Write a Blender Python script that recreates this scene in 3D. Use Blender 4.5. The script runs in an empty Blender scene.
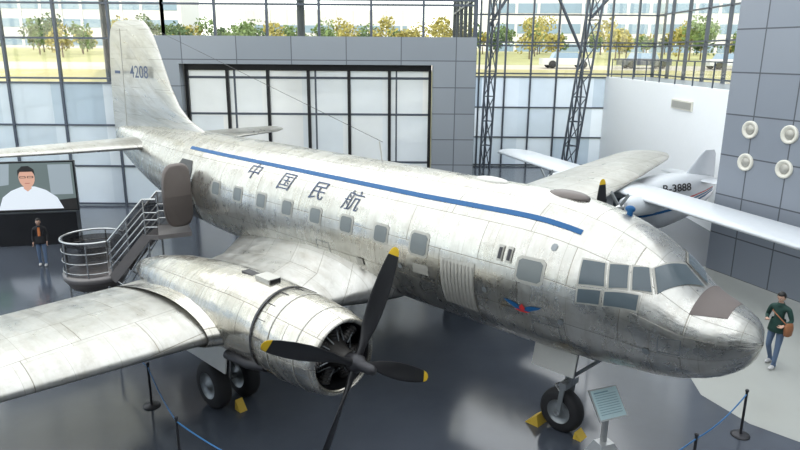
import bpy, bmesh, math, random
from mathutils import Vector, Matrix, Euler
from math import sin, cos, pi, radians, sqrt, atan2, acos
random.seed(7)
S = bpy.context.scene
COL = S.collection

# ------------------------------------------------------------------ materials
def newmat(name):
    m = bpy.data.materials.new(name); m.use_nodes = True
    nt = m.node_tree; b = nt.nodes['Principled BSDF']
    return m, nt, b
def simple(name, col, rough=.5, metal=0., emis=None, estr=0., var=.06, nscale=6., spec=.5):
    m, nt, b = newmat(name)
    N, L = nt.nodes, nt.links
    b.inputs['Roughness'].default_value = rough
    b.inputs['Metallic'].default_value = metal
    b.inputs['Specular IOR Level'].default_value = spec
    tc = N.new('ShaderNodeTexCoord'); no = N.new('ShaderNodeTexNoise')
    no.inputs['Scale'].default_value = nscale; no.inputs['Detail'].default_value = 4
    L.new(tc.outputs['Object'], no.inputs['Vector'])
    mx = N.new('ShaderNodeMix'); mx.data_type = 'RGBA'
    c1 = [max(0, c*(1-var)) for c in col]; c2 = [min(1, c*(1+var)) for c in col]
    mx.inputs[6].default_value = (*c1, 1); mx.inputs[7].default_value = (*c2, 1)
    L.new(no.outputs['Fac'], mx.inputs[0]); L.new(mx.outputs[2], b.inputs['Base Color'])
    if emis:
        b.inputs['Emission Color'].default_value = (*emis, 1); b.inputs['Emission Strength'].default_value = estr
    return m
def panelled(name, c1, c2, mort, bw, rh, msize=.012, metal=.2, rough=.4, coord='UV', offset=0., dirt=.06, dirtcol=(.2, .2, .2), rot=None):
    m, nt, b = newmat(name); N, L = nt.nodes, nt.links
    tc = N.new('ShaderNodeTexCoord'); mp = N.new('ShaderNodeMapping')
    L.new(tc.outputs[coord], mp.inputs['Vector'])
    if rot: mp.inputs['Rotation'].default_value = rot
    br = N.new('ShaderNodeTexBrick'); br.offset = offset
    br.inputs['Scale'].default_value = 1; br.inputs['Brick Width'].default_value = bw
    br.inputs['Row Height'].default_value = rh; br.inputs['Mortar Size'].default_value = msize
    br.inputs['Color1'].default_value = (*c1, 1); br.inputs['Color2'].default_value = (*c2, 1); br.inputs['Mortar'].default_value = (*mort, 1)
    L.new(mp.outputs[0], br.inputs['Vector'])
    no = N.new('ShaderNodeTexNoise'); no.inputs['Scale'].default_value = .8; no.inputs['Detail'].default_value = 8
    L.new(tc.outputs[coord], no.inputs['Vector'])
    mu = N.new('ShaderNodeMath'); mu.operation = 'MULTIPLY'; mu.inputs[1].default_value = dirt*2
    L.new(no.outputs['Fac'], mu.inputs[0])
    mx = N.new('ShaderNodeMix'); mx.data_type = 'RGBA'; mx.inputs[7].default_value = (*dirtcol, 1)
    L.new(mu.outputs[0], mx.inputs[0]); L.new(br.outputs['Color'], mx.inputs[6]); L.new(mx.outputs[2], b.inputs['Base Color'])
    b.inputs['Metallic'].default_value = metal; b.inputs['Roughness'].default_value = rough
    return m
def aluminium(name, hi, lo, bw, rh, metal=.9, rough=.25, stain=.45, bump=.25):
    m, nt, b = newmat(name); N, L = nt.nodes, nt.links
    tc = N.new('ShaderNodeTexCoord'); uv = tc.outputs['UV']
    def noise(scale, vs, detail=8, r=.65):
        mp = N.new('ShaderNodeMapping'); mp.inputs['Scale'].default_value = vs; L.new(uv, mp.inputs['Vector'])
        n = N.new('ShaderNodeTexNoise'); n.inputs['Scale'].default_value = scale; n.inputs['Detail'].default_value = detail; n.inputs['Roughness'].default_value = r
        L.new(mp.outputs[0], n.inputs['Vector']); return n.outputs['Fac']
    def ramp(f, a, c, va=0., vb=1.):
        r = N.new('ShaderNodeMapRange'); r.inputs[1].default_value = a; r.inputs[2].default_value = c; r.inputs[3].default_value = va; r.inputs[4].default_value = vb
        L.new(f, r.inputs[0]); return r.outputs[0]
    def mix(f, A, B, mode='MIX'):
        x = N.new('ShaderNodeMix'); x.data_type = 'RGBA'; x.blend_type = mode
        for s_, v in ((0, f), (6, A), (7, B)):
            if isinstance(v, (int, float)): x.inputs[s_].default_value = v
            elif isinstance(v, tuple): x.inputs[s_].default_value = (*v, 1)
            else: L.new(v, x.inputs[s_])
        return x.outputs[2]
    def brick(w, h, ms, ca, cb, cm, off):
        br = N.new('ShaderNodeTexBrick'); br.offset = off; I = br.inputs
        I['Scale'].default_value = 1; I['Brick Width'].default_value = w; I['Row Height'].default_value = h; I['Mortar Size'].default_value = ms; I['Mortar Smooth'].default_value = .6
        I['Color1'].default_value = (*ca, 1); I['Color2'].default_value = (*cb, 1); I['Mortar'].default_value = (*cm, 1)
        L.new(uv, br.inputs['Vector']); return br
    base = mix(ramp(noise(.5, (1, 1, 1), 6), .35, .65), hi, lo)
    b1 = brick(bw, rh, .010, (1, 1, 1), (.84, .84, .83), (.48, .46, .42), .5)
    b2 = brick(bw*.37, rh*3.1, .006, (1, 1, 1), (.92, .92, .91), (.70, .69, .65), .31)
    base = mix(1., base, b1.outputs['Color'], 'MULTIPLY'); base = mix(1., base, b2.outputs['Color'], 'MULTIPLY')
    base = mix(ramp(noise(2.2, (2.4, .45, 1), 9, .7), .46, .72, 0, stain), base, (.32, .28, .22))
    base = mix(ramp(noise(1.3, (1, 1.3, 1), 10, .75), .52, .70, 0, stain*.8), base, (.24, .22, .18))
    base = mix(ramp(noise(6, (1, 1, 1), 6, .8), .60, .72, 0, .30), base, (.76, .75, .71))
    L.new(base, b.inputs['Base Color']); b.inputs['Metallic'].default_value = metal
    rr = ramp(noise(1.7, (1.5, .8, 1), 8, .7), .3, .7, rough-.12, rough+.20)
    L.new(rr, b.inputs['Roughness'])
    bp = N.new('ShaderNodeBump'); bp.inputs['Strength'].default_value = .35; bp.inputs['Distance'].default_value = .012; bp.invert = True
    L.new(b1.outputs['Fac'], bp.inputs['Height'])
    bq = N.new('ShaderNodeBump'); bq.inputs['Strength'].default_value = bump; bq.inputs['Distance'].default_value = .05
    L.new(noise(2.6, (1, 1, 1), 3, .5), bq.inputs['Height']); L.new(bp.outputs[0], bq.inputs['Normal']); L.new(bq.outputs[0], b.inputs['Normal'])
    return m

M = {}
M['alu'] = aluminium('aluminium_skin', (.70, .69, .65), (.57, .56, .52), 1.7, .70)
M['aluwing'] = aluminium('aluminium_wing', (.62, .61, .58), (.50, .495, .46), 1.9, .95, rough=.33, metal=.85)
M['alunac'] = aluminium('aluminium_nacelle', (.74, .71, .65), (.55, .53, .47), 1.25, .62, rough=.20, stain=.55)
M['plate'] = simple('bare_plate', (.55, .54, .50), .4, .5)
M['darkmetal'] = simple('dark_metal', (.05, .05, .055), .45, .5)
M['black'] = simple('black_paint', (.012, .012, .014), .35)
M['engine'] = simple('engine_metal', (.09, .085, .08), .45, .7)
M['yellow'] = simple('yellow_paint', (.80, .52, .02), .45)
M['chock'] = simple('chock_yellow', (.62, .42, .05), .6)
M['blue'] = simple('blue_paint', (.012, .095, .25), .45, spec=.3)
M['red'] = simple('red_paint', (.55, .03, .03), .4)
M['cjk'] = simple('text_navy', (.07, .095, .16), .5, spec=.3, var=.35)
M['tyre'] = simple('tyre_rubber', (.018, .018, .02), .7)
M['hub'] = simple('wheel_hub', (.25, .27, .28), .4, .5)
M['brown'] = simple('brown_panel', (.14, .12, .11), .40, .3)
M['glare'] = simple('antiglare_paint', (.15, .125, .115), .6)
M['winglass'] = simple('cockpit_glass', (.085, .11, .125), .12, 0., spec=.55)
M['cabinglass'] = simple('cabin_window', (.17, .19, .19), .25, 0., spec=.4)
M['frame'] = simple('window_frame_grey', (.42, .41, .37), .45, .4)
M['steel'] = simple('stainless', (.50, .51, .51), .25, .85)
M['stairskirt'] = simple('stair_skirt', (.22, .205, .20), .35, .4)
M['mull'] = simple('mullion', (.09, .105, .13), .4, .3)
M['mulllight'] = simple('mullion_light', (.38, .40, .42), .4, .4)
M['white'] = simple('white_plaster', (.88, .90, .92), .6, var=.02)
M['whiteair'] = simple('white_aircraft_paint', (.60, .63, .66), .3, var=.05)
M['portal'] = panelled('grey_panels', (.25, .28, .31), (.28, .31, .34), (.09, .10, .12), 2.3, 1.1, .02, rough=.45, coord='Object', rot=(radians(90), 0, 0))
M['gwall'] = panelled('grey_wall_panels', (.24, .27, .32), (.27, .30, .35), (.08, .09, .11), 1.32, 1.28, .022)
M['vent'] = simple('vent_white', (.72, .70, .62), .4)
M['jeans'] = simple('jeans', (.10, .15, .24), .8)
M['green'] = simple('green_jacket', (.012, .05, .04), .75)
M['blackcloth'] = simple('black_cloth', (.015, .015, .018), .8)
M['orange'] = simple('orange_cloth', (.55, .17, .05), .75)
M['skin'] = simple('skin', (.55, .34, .25), .5)
M['hair'] = simple('hair_black', (.012, .010, .010), .5)
M['shoe'] = simple('shoe', (.5, .5, .5), .5)
M['eye'] = simple('eye_white', (.8, .8, .8), .3)
M['lip'] = simple('lips', (.40, .14, .12), .5)
M['bag'] = simple('brown_bag', (.30, .12, .05), .6)
M['signface'] = simple('sign_face', (.50, .66, .68), .35)
M['signtxt'] = simple('sign_text', (.20, .33, .38), .5)
M['signpost'] = simple('sign_post', (.42, .43, .43), .35, .5)
M['rope'] = simple('blue_rope', (.03, .16, .38), .5)
M['ceil'] = simple('ceiling_added_glow', (.8, .82, .84), .7, emis=(.9, .95, 1), estr=.7)  # emission added to the unseen ceiling for even reflections in the metal
M['concrete'] = simple('concrete', (.42, .42, .41), .7)
def floormat():
    m, nt, b = newmat('polished_floor'); N, L = nt.nodes, nt.links
    tc = N.new('ShaderNodeTexCoord'); no = N.new('ShaderNodeTexNoise'); no.inputs['Scale'].default_value = .45; no.inputs['Detail'].default_value = 8; no.inputs['Roughness'].default_value = .65
    L.new(tc.outputs['Object'], no.inputs['Vector'])
    mx = N.new('ShaderNodeMix'); mx.data_type = 'RGBA'; mx.inputs[6].default_value = (.045, .055, .072, 1); mx.inputs[7].default_value = (.092, .104, .128, 1)
    L.new(no.outputs['Fac'], mx.inputs[0]); L.new(mx.outputs[2], b.inputs['Base Color'])
    mr = N.new('ShaderNodeMapRange'); mr.inputs[3].default_value = .08; mr.inputs[4].default_value = .20
    L.new(no.outputs['Fac'], mr.inputs[0]); L.new(mr.outputs[0], b.inputs['Roughness'])
    b.inputs['Specular IOR Level'].default_value = .75
    return m
M['floor'] = floormat()
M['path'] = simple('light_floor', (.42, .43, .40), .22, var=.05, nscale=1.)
def frosted(name, ca, cb, bw, bh):
    m = bpy.data.materials.new(name); m.use_nodes = True; nt = m.node_tree; N, L = nt.nodes, nt.links
    N.clear(); out = N.new('ShaderNodeOutputMaterial')
    tc = N.new('ShaderNodeTexCoord'); sx = N.new('ShaderNodeSeparateXYZ'); L.new(tc.outputs['Object'], sx.inputs[0])
    ad = N.new('ShaderNodeMath'); ad.operation = 'ADD'; L.new(sx.outputs[0], ad.inputs[0]); L.new(sx.outputs[1], ad.inputs[1])
    cb_ = N.new('ShaderNodeCombineXYZ'); L.new(ad.outputs[0], cb_.inputs[0]); L.new(sx.outputs[2], cb_.inputs[1])
    br = N.new('ShaderNodeTexBrick'); br.offset = 0; br.inputs['Scale'].default_value = 1; br.inputs['Mortar Size'].default_value = 0; br.inputs['Brick Width'].default_value = bw; br.inputs['Row Height'].default_value = bh
    br.inputs['Color1'].default_value = (*ca, 1); br.inputs['Color2'].default_value = (*cb, 1); L.new(cb_.outputs[0], br.inputs['Vector'])
    no = N.new('ShaderNodeTexNoise'); no.inputs['Scale'].default_value = .8; no.inputs['Detail'].default_value = 3; L.new(tc.outputs['Object'], no.inputs['Vector'])
    mm = N.new('ShaderNodeMix'); mm.data_type = 'RGBA'; mm.blend_type = 'MULTIPLY'; mm.inputs[0].default_value = .18
    L.new(br.outputs['Color'], mm.inputs[6]); L.new(no.outputs['Fac'], mm.inputs[7]); col = mm.outputs[2]
    d = N.new('ShaderNodeBsdfDiffuse'); t = N.new('ShaderNodeBsdfTranslucent'); g = N.new('ShaderNodeBsdfGlossy'); g.inputs['Roughness'].default_value = .05
    L.new(col, d.inputs[0]); L.new(col, t.inputs[0])
    a = N.new('ShaderNodeMixShader'); a.inputs[0].default_value = .8; L.new(d.outputs[0], a.inputs[1]); L.new(t.outputs[0], a.inputs[2])
    c = N.new('ShaderNodeMixShader'); c.inputs[0].default_value = .10; L.new(a.outputs[0], c.inputs[1]); L.new(g.outputs[0], c.inputs[2])
    L.new(c.outputs[0], out.inputs[0]); return m
M['frost'] = frosted('frosted_pane', (.46, .56, .66), (.86, .93, 1.), 2.3, 1.85)
M['frostw'] = frosted('frosted_pane_white', (.84, .90, .97), (1., 1., 1.), 1.75, 2.1)
def clearglass(name, tint, gl=.08):
    m = bpy.data.materials.new(name); m.use_nodes = True; nt = m.node_tree; N, L = nt.nodes, nt.links
    N.clear(); out = N.new('ShaderNodeOutputMaterial')
    t = N.new('ShaderNodeBsdfTransparent'); t.inputs[0].default_value = (*tint, 1)
    g = N.new('ShaderNodeBsdfGlossy'); g.inputs['Roughness'].default_value = .05
    a = N.new('ShaderNodeMixShader'); a.inputs[0].default_value = gl
    L.new(t.outputs[0], a.inputs[1]); L.new(g.outputs[0], a.inputs[2]); L.new(a.outputs[0], out.inputs[0]); return m
M['glass'] = clearglass('clear_glass', (.90, .89, .80))
M['railglass'] = clearglass('rail_glass', (.80, .82, .82), .12)
M['smoked'] = clearglass('smoked_panel', (.38, .36, .35), .18)
M['grass'] = simple('dry_grass', (.40, .37, .20), .9, var=.35, nscale=.3)
M['lawn'] = simple('green_lawn', (.34, .34, .15), .9, var=.4, nscale=.3)
M['leafy'] = simple('leaves_yellow', (.34, .30, .08), .8, var=.5, nscale=1.2)
M['leafg'] = simple('leaves_green', (.14, .21, .07), .8, var=.5, nscale=1.2)
M['leafd'] = simple('leaves_dark', (.07, .12, .05), .8, var=.5, nscale=1.2)
M['bark'] = simple('bark', (.12, .09, .06), .9)
M['bldg'] = simple('building_white', (.60, .61, .63), .6, var=.02)
M['bglass'] = simple('building_glass', (.22, .31, .41), .3, spec=.3)
M['road'] = simple('pavement', (.45, .41, .34), .8)
M['carw'] = simple('car_white', (.6, .62, .64), .3); M['card'] = simple('car_dark', (.08, .09, .12), .3)

# ------------------------------------------------------------------ mesh builder
class MB:
    def __init__(s): s.v = []; s.f = []; s.m = []; s.uv = []; s.sm = []; s.mats = []
    def mi(s, mat):
        if mat not in s.mats: s.mats.append(mat)
        return s.mats.index(mat)
    def add(s, vs, fs, mat, smooth=False, uv=None):
        o = len(s.v); s.v += [tuple(p) for p in vs]; s.uv += uv if uv else [(p[0], p[1]) for p in vs]
        k = s.mi(mat)
        for f in fs: s.f.append([o+i for i in f]); s.m.append(k); s.sm.append(smooth)
    def box(s, c, sz, mat, R=None, taper=1.):
        x, y, z = [d/2 for d in sz]; vs = []
        for dz in (-1, 1):
            t = taper if dz > 0 else 1.
            for dx, dy in ((-1, -1), (1, -1), (1, 1), (-1, 1)):
                p = Vector((dx*x*t, dy*y*t, dz*z))
                if R: p = R @ p
                vs.append(p+Vector(c))
        s.add(vs, [(0, 3, 2, 1), (4, 5, 6, 7), (0, 1, 5, 4), (1, 2, 6, 5), (2, 3, 7, 6), (3, 0, 4, 7)], mat)
    def tube(s, pts, r, mat, n=10, cap=True):
        pts = [Vector(p) for p in pts]; rr = r if isinstance(r, (list, tuple)) else [r]*len(pts)
        rings = []
        for i, p in enumerate(pts):
            t = (pts[min(i+1, len(pts)-1)]-pts[max(i-1, 0)]).normalized()
            a = Vector((0, 0, 1)) if abs(t.z) < .9 else Vector((1, 0, 0))
            u = t.cross(a).normalized(); w = t.cross(u)
            rings.append([p+(u*cos(2*pi*k/n)+w*sin(2*pi*k/n))*rr[i] for k in range(n)])
        s.rings(rings, mat, cap=cap)
    def rings(s, rings, mat, cap=True, smooth=True, uvs=None, closed=True):
        n = len(rings[0]); vs = []; fs = []; uv = []
        for i, r in enumerate(rings):
            rr = list(r)+([r[0]] if (uvs and closed) else [])
            vs += rr
            if uvs: uv += uvs[i]
        w = n+1 if (uvs and closed) else n
        for i in range(len(rings)-1):
            for k in range(n if closed else n-1):
                k2 = k+1 if (uvs or not closed) else (k+1) % n
                fs.append((i*w+k, i*w+k2, (i+1)*w+k2, (i+1)*w+k))
        s.add(vs, fs, mat, smooth, uv if uvs else None)
        if cap and closed:
            s.add(rings[0], [tuple(range(n))], mat); s.add(rings[-1], [tuple(range(n))], mat)
    def lathe(s, prof, mat, o, ax='x', n=32, cap=False):
        rings = []
        for a, r in prof:
            ring = []
            for k in range(n):
                t = 2*pi*k/n
                if ax == 'x': ring.append((o[0]+a, o[1]+r*sin(t), o[2]+r*cos(t)))
                elif ax == 'y': ring.append((o[0]+r*sin(t), o[1]+a, o[2]+r*cos(t)))
                else: ring.append((o[0]+r*cos(t), o[1]+r*sin(t), o[2]+a))
            rings.append(ring)
        s.rings(rings, mat, cap=cap)
    def ell(s, c, r, mat, n=16, m=10, R=None, fn=None):
        rings = []
        for i in range(m+1):
            ph = pi*i/m; ring = []
            for k in range(n):
                t = 2*pi*k/n; d = Vector((sin(ph)*cos(t), sin(ph)*sin(t), cos(ph)))
                p = Vector((d.x*r[0], d.y*r[1], d.z*r[2]))
                if fn: p = fn(p, d)
                if R: p = R @ p
                ring.append(p+Vector(c))
            rings.append(ring)
        s.rings(rings, mat, cap=False)
    def build(s, name, parent=None, loc=None, rot=None, recalc=True, merge=False):
        me = bpy.data.meshes.new(name); me.from_pydata([tuple(p) for p in s.v], [], s.f)
        for m in s.mats: me.materials.append(m)
        me.polygons.foreach_set('material_index', s.m); me.polygons.foreach_set('use_smooth', s.sm)
        ul = me.uv_layers.new(name='UVMap')
        for l in me.loops: ul.data[l.index].uv = s.uv[l.vertex_index]
        if recalc:
            bm = bmesh.new(); bm.from_mesh(me)
            if merge: bmesh.ops.remove_doubles(bm, verts=bm.verts, dist=.0004)
            bmesh.ops.recalc_face_normals(bm, faces=bm.faces); bm.to_mesh(me); bm.free()
        ob = bpy.data.objects.new(name, me); COL.objects.link(ob)
        if parent: ob.parent = parent
        if loc: ob.location = loc
        if rot: ob.rotation_euler = rot
        return ob
def empty(name, loc=(0, 0, 0), rz=0):
    e = bpy.data.objects.new(name, None); COL.objects.link(e); e.location = loc; e.rotation_euler = (0, 0, rz); e.empty_display_size = .3
    return e

# ------------------------------------------------------------------ camera
cd = bpy.data.cameras.new('camera'); cam = bpy.data.objects.new('camera', cd); COL.objects.link(cam)
cd.sensor_width = 36; cd.lens = 649.4/800*36; cd.clip_end = 600
cam.matrix_world = Matrix.Translation((0, 0, 6.896)) @ Euler((pi/2-.2583, 0, 0)).to_matrix().to_4x4() @ Matrix.Rotation(.007, 4, 'Z')
S.camera = cam

# ------------------------------------------------------------------ AIRLINER (local: x fwd, nose at 0; y port; z up)
AC = empty('propeller_airliner', (5.342, 8.777, 0), radians(-44.16))
ST = [(0, 2.80, .03, .03, .03), (-.05, 2.80, .24, .22, .24), (-.18, 2.79, .45, .37, .43), (-.45, 2.78, .68, .50, .62), (-.80, 2.81, .87, .60, .79), (-1.05, 2.85, .98, .76, .90), (-1.35, 2.92, 1.08, .94, 1.02),
      (-1.8, 3.02, 1.2, 1.12, 1.16), (-2.4, 3.1, 1.31, 1.26, 1.29), (-3.2, 3.15, 1.375, 1.37, 1.38), (-4, 3.16, 1.4, 1.4, 1.4), (-6, 3.16, 1.4, 1.4, 1.4), (-9, 3.16, 1.4, 1.4, 1.4), (-13, 3.16, 1.4, 1.4, 1.4), (-15, 3.2, 1.34, 1.36, 1.32),
      (-17, 3.32, 1.13, 1.2, 1.12), (-19, 3.5, .8, .93, .85), (-21, 3.72, .4, .6, .5), (-21.9, 3.85, .16, .35, .25), (-22.2, 3.9, .03, .06, .05)]
def fp(x):
    x = max(min(x, 0), -22.2)
    for i in range(len(ST)-1):
        if ST[i][0] >= x >= ST[i+1][0]: break
    p0, p1, p2, p3 = ST[max(i-1, 0)], ST[i], ST[i+1], ST[min(i+2, len(ST)-1)]
    h = p1[0]-p2[0]; t = (p1[0]-x)/h; o = []
    for k in range(1, 5):
        m1 = (p2[k]-p0[k])/(p0[0]-p2[0])*h if p0 is not p1 else (p2[k]-p1[k])
        m2 = (p3[k]-p1[k])/(p1[0]-p3[0])*h if p3 is not p2 else (p2[k]-p1[k])
        d = p2[k]-p1[k]
        if m1*d <= 0: m1 = 0
        if m2*d <= 0: m2 = 0
        if abs(m1) > 3*abs(d): m1 = 3*d
        if abs(m2) > 3*abs(d): m2 = 3*d
        o.append((2*t**3-3*t*t+1)*p1[k]+(t**3-2*t*t+t)*m1+(-2*t**3+3*t*t)*p2[k]+(t**3-t*t)*m2)
    return o
def surf(x, th, off=0.):      # th from top (+z) towards starboard (-y)
    zc, ry, rt, rb = fp(x); rz = rt if cos(th) > 0 else rb
    n = Vector((0, -sin(th)/max(ry, .01), cos(th)/max(rz, .01))).normalized()
    e = .03; zc2, ry2, rt2, rb2 = fp(x-e); rz2 = rt2 if cos(th) > 0 else rb2
    p = Vector((x, -ry*sin(th), zc+rz*cos(th))); q = Vector((x-e, -ry2*sin(th), zc2+rz2*cos(th)))
    tx = (p-q).normalized(); n = (n-tx*n.dot(tx)).normalized()
    return p+n*off
def th_of_z(x, z):
    zc, ry, rt, rb = fp(x); r = rt if z > zc else rb
    return acos(max(-1, min(1, (z-zc)/r)))
mb = MB(); NR = 64
xs = [0, -.02, -.05, -.1, -.18, -.28, -.45, -.62, -.8, -.92, -1.05, -1.2, -1.35, -1.55, -1.8, -2.1, -2.4, -2.8, -3.2, -3.6, -4, -5, -6, -7.5, -9, -11, -13, -14, -15, -16, -17, -18, -19, -20, -21, -21.5, -21.9, -22.2]
rings = []; uvs = []
for x in xs:
    rings.append([surf(x, pi+2*pi*k/NR) for k in range(NR)])
    uvs.append([(x, 8.8*k/NR) for k in range(NR+1)])
mb.rings(rings, M['alu'], cap=False, uvs=uvs)
mb.build('fuselage', AC)

def patch(mbx, x0, x1, ta0, ta1, off, mat, nx=4, nt=6, corner=0):
    vs = []; fs = []
    for i in range(nx+1):
        for j in range(nt+1):
            u = i/nx; w = j/nt
            x = x0+(x1-x0)*u
            a0 = ta0(x) if callable(ta0) else ta0; a1 = ta1(x) if callable(ta1) else ta1
            vs.append(surf(x, a0+(a1-a0)*w, off))
    for i in range(nx):
        for j in range(nt):
            if corner and i in (0, nx-1) and j in (0, nt-1):
                a = i*(nt+1)+j; q = [a, a+nt+1, a+nt+2, a+1]
                drop = {(0, 0): 0, (nx-1, 0): 1, (nx-1, nt-1): 2, (0, nt-1): 3}[(i, j)]
                q.pop(drop); fs.append(tuple(q)); continue
            a = i*(nt+1)+j; fs.append((a, a+nt+1, a+nt+2, a+1))
    mbx.add(vs, fs, mat, True)
def zpatch(mbx, x0, x1, zb, zt, off, mat, side=1, **k):
    patch(mbx, x0, x1, lambda x: side*th_of_z(x, zt), lambda x: side*th_of_z(x, zb), off, mat, **k)
def qpatch(mbx, cs, off, mat, side=1, grow=0., n=8):
    cx = sum(c[0] for c in cs)/4; ct = sum(c[1] for c in cs)/4; g = []
    for x, t in cs: g.append((x+(grow if x > cx else -grow), t+(grow*48 if t > ct else -grow*48)))
    vs = []; fs = []
    for i in range(n+1):
        for j in range(n+1):
            u, w = i/n, j/n
            x = (g[0][0]*(1-u)+g[1][0]*u)*(1-w)+(g[3][0]*(1-u)+g[2][0]*u)*w
            t = (g[0][1]*(1-u)+g[1][1]*u)*(1-w)+(g[3][1]*(1-u)+g[2][1]*u)*w
            vs.append(surf(x, side*radians(t), off))
    for i in range(n):
        for j in range(n):
            a = i*(n+1)+j; fs.append((a, a+n+1, a+n+2, a+1))
    mbx.add(vs, fs, mat, True)
# cabin windows
mb = MB()
for side in (1, -1):
    for i, x in enumerate([-12.88, -11.84, -10.80, -9.76, -8.72, -7.69, -6.65, -5.62, -3.20]):
        w, h = (.34, .31) if i < 7 else (.40, .38) if i == 7 else (.44, .34)
        c = 3.43 if i < 8 else 3.48
        zpatch(mb, x-w/2-.045, x+w/2+.045, c-h/2-.045, c+h/2+.045, .008, M['frame'], side, corner=1, nx=8, nt=8)
        zpatch(mb, x-w/2, x+w/2, c-h/2, c+h/2, .014, M['cabinglass'], side, corner=1, nx=8, nt=8)
mb.build('cabin_windows', AC)
# stripe
mb = MB()
for side in (1, -1):
    patch(mb, -15.0, -2.6, lambda x: side*radians(37.5-2.5*max(0, (x+6)/3.4)), lambda x: side*radians(42.0-2.5*max(0, (x+6)/3.4)), .006, M['blue'], nx=60, nt=2)
mb.build('blue_stripe', AC)
# cockpit
mb = MB()
CW = [[(-2.40, 56), (-2.07, 52), (-1.98, 68.5), (-2.36, 73.5)], [(-2.01, 51), (-1.76, 45), (-1.67, 62), (-1.92, 68)], [(-1.71, 44), (-1.52, 36.5), (-1.36, 54), (-1.61, 61)],
      [(-1.47, 34), (-1.22, 3), (-.90, 4), (-1.29, 52)], [(-2.35, 76.5), (-2.01, 72), (-2.0, 82.5), (-2.34, 86.5)], [(-1.96, 71.5), (-1.50, 62), (-1.48, 75), (-1.94, 82)]]
for side in (1, -1):
    for c in CW:
        qpatch(mb, c, .009, M['frame'], side, .022); qpatch(mb, c, .018, M['winglass'], side, -.004)
mb.build('cockpit_windows', AC)
mb = MB(); qpatch(mb, [(-.86, -50), (-.42, -34), (-.42, 34), (-.86, 50)], .006, M['glare'], n=16); mb.build('antiglare_panel', AC)
mb = MB()
for side in (1, -1):
    qpatch(mb, [(-5.05, 84), (-4.28, 82), (-4.28, 122), (-5.05, 122)], .012, M['plate'], side)
    for i in range(9):
        x = -5.0+i*.083
        qpatch(mb, [(x, 85), (x+.035, 85), (x+.035, 121), (x, 121)], .024, M['frame'], side)
mb.build('ice_guard_plate', AC)
mb = MB()
for x in (-3.80, -3.62):
    zpatch(mb, x-.055, x+.055, 3.52, 3.78, .02, M['frame']); zpatch(mb, x-.03, x+.03, 3.56, 3.74, .03, M['darkmetal'])
zpatch(mb, -7.4, -7.2, 2.6, 2.78, .02, M['frame']); zpatch(mb, -5.75, -5.35, 2.86, 3.06, .01, M['frame'])
for x, z in ((-4.05, 2.95), (-2.9, 3.9), (-2.6, 2.75), (-1.3, 2.6), (-6.1, 2.9)): zpatch(mb, x-.05, x+.05, z-.05, z+.05, .01, M['hub'], corner=1, nx=4, nt=4)
for x, z, w, h in ((-2.9, 2.45, .5, .35), (-1.0, 2.75, .3, .25), (-8.5, 2.75, .45, .3), (-13.4, 2.9, .4, .3)):
    for a, b_, c_, d_ in ((x-w/2, x+w/2, z-h/2, z-h/2+.010), (x-w/2, x+w/2, z+h/2-.010, z+h/2), (x-w/2, x-w/2+.012, z-h/2, z+h/2), (x+w/2-.012, x+w/2, z-h/2, z+h/2)): zpatch(mb, a, b_, c_, d_, .004, M['hub'])
mb.build('side_fittings', AC)
mb = MB()
def em(pts, mat, off):
    vs = []
    for u, w in pts: vs.append(surf(-3.29+u, th_of_z(-3.29+u, 2.80+w), off))
    mb.add(vs, [tuple(range(len(vs)))], mat)
for sgn in (1, -1):
    em([(0, .0), (sgn*.10, .07), (sgn*.22, .10), (sgn*.36, .11), (sgn*.30, .065), (sgn*.20, .02), (sgn*.10, -.03), (0, -.07)], M['blue'], .014)
em([(-.06, .02), (0, .10), (.06, .02), (.0, -.05)], M['red'], .02)
em([(-.16, -.02), (.16, -.02), (.06, -.055), (-.06, -.055)], M['red'], .018)
mb.build('emblem', AC)

def text_mesh(body, size, name, mat, mapf, parent, cuts=6, bold=.0):
    cu = bpy.data.curves.new('t', 'FONT'); cu.body = body; cu.size = size; cu.align_x = 'CENTER'; cu.align_y = 'CENTER'; cu.offset = bold
    ob = bpy.data.objects.new('t', cu); COL.objects.link(ob)
    bpy.context.view_layer.update()
    dg = bpy.context.evaluated_depsgraph_get()
    me = bpy.data.meshes.new_from_object(ob.evaluated_get(dg)); bpy.data.objects.remove(ob)
    bm = bmesh.new(); bm.from_mesh(me)
    for i in range(-cuts, cuts+1):
        bmesh.ops.bisect_plane(bm, geom=bm.verts[:]+bm.edges[:]+bm.faces[:], plane_co=(0, i*size*.12, 0), plane_no=(0, 1, 0))
    for v in bm.verts: v.co = mapf(v.co.x, v.co.y)
    bm.to_mesh(me); bm.free()
    me.materials.clear(); me.materials.append(mat)
    o = bpy.data.objects.new(name, me); COL.objects.link(o); o.parent = parent
    return o
for ch, x, th in zip('中国民航', (-11.45, -10.07, -8.83, -7.68), (52, 55.5, 57, 59)):
    text_mesh(ch, .50, 'lettering', M['cjk'], lambda u, v, x=x, th=th: surf(x+u*1.1+v*.25, radians(th)-v/1.4, .012), AC, bold=-.003)
text_mesh('4208', .56, 'tail_number', M['cjk'], lambda u, v: Vector((-19.4+u*1.22, -.20, 6.22+v)), AC, cuts=0, bold=.004)
mb = MB(); mb.box((-21.15, -.17, 6.2), (.4, .02, .10), M['cjk']); mb.build('tail_number_dash', AC)

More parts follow.
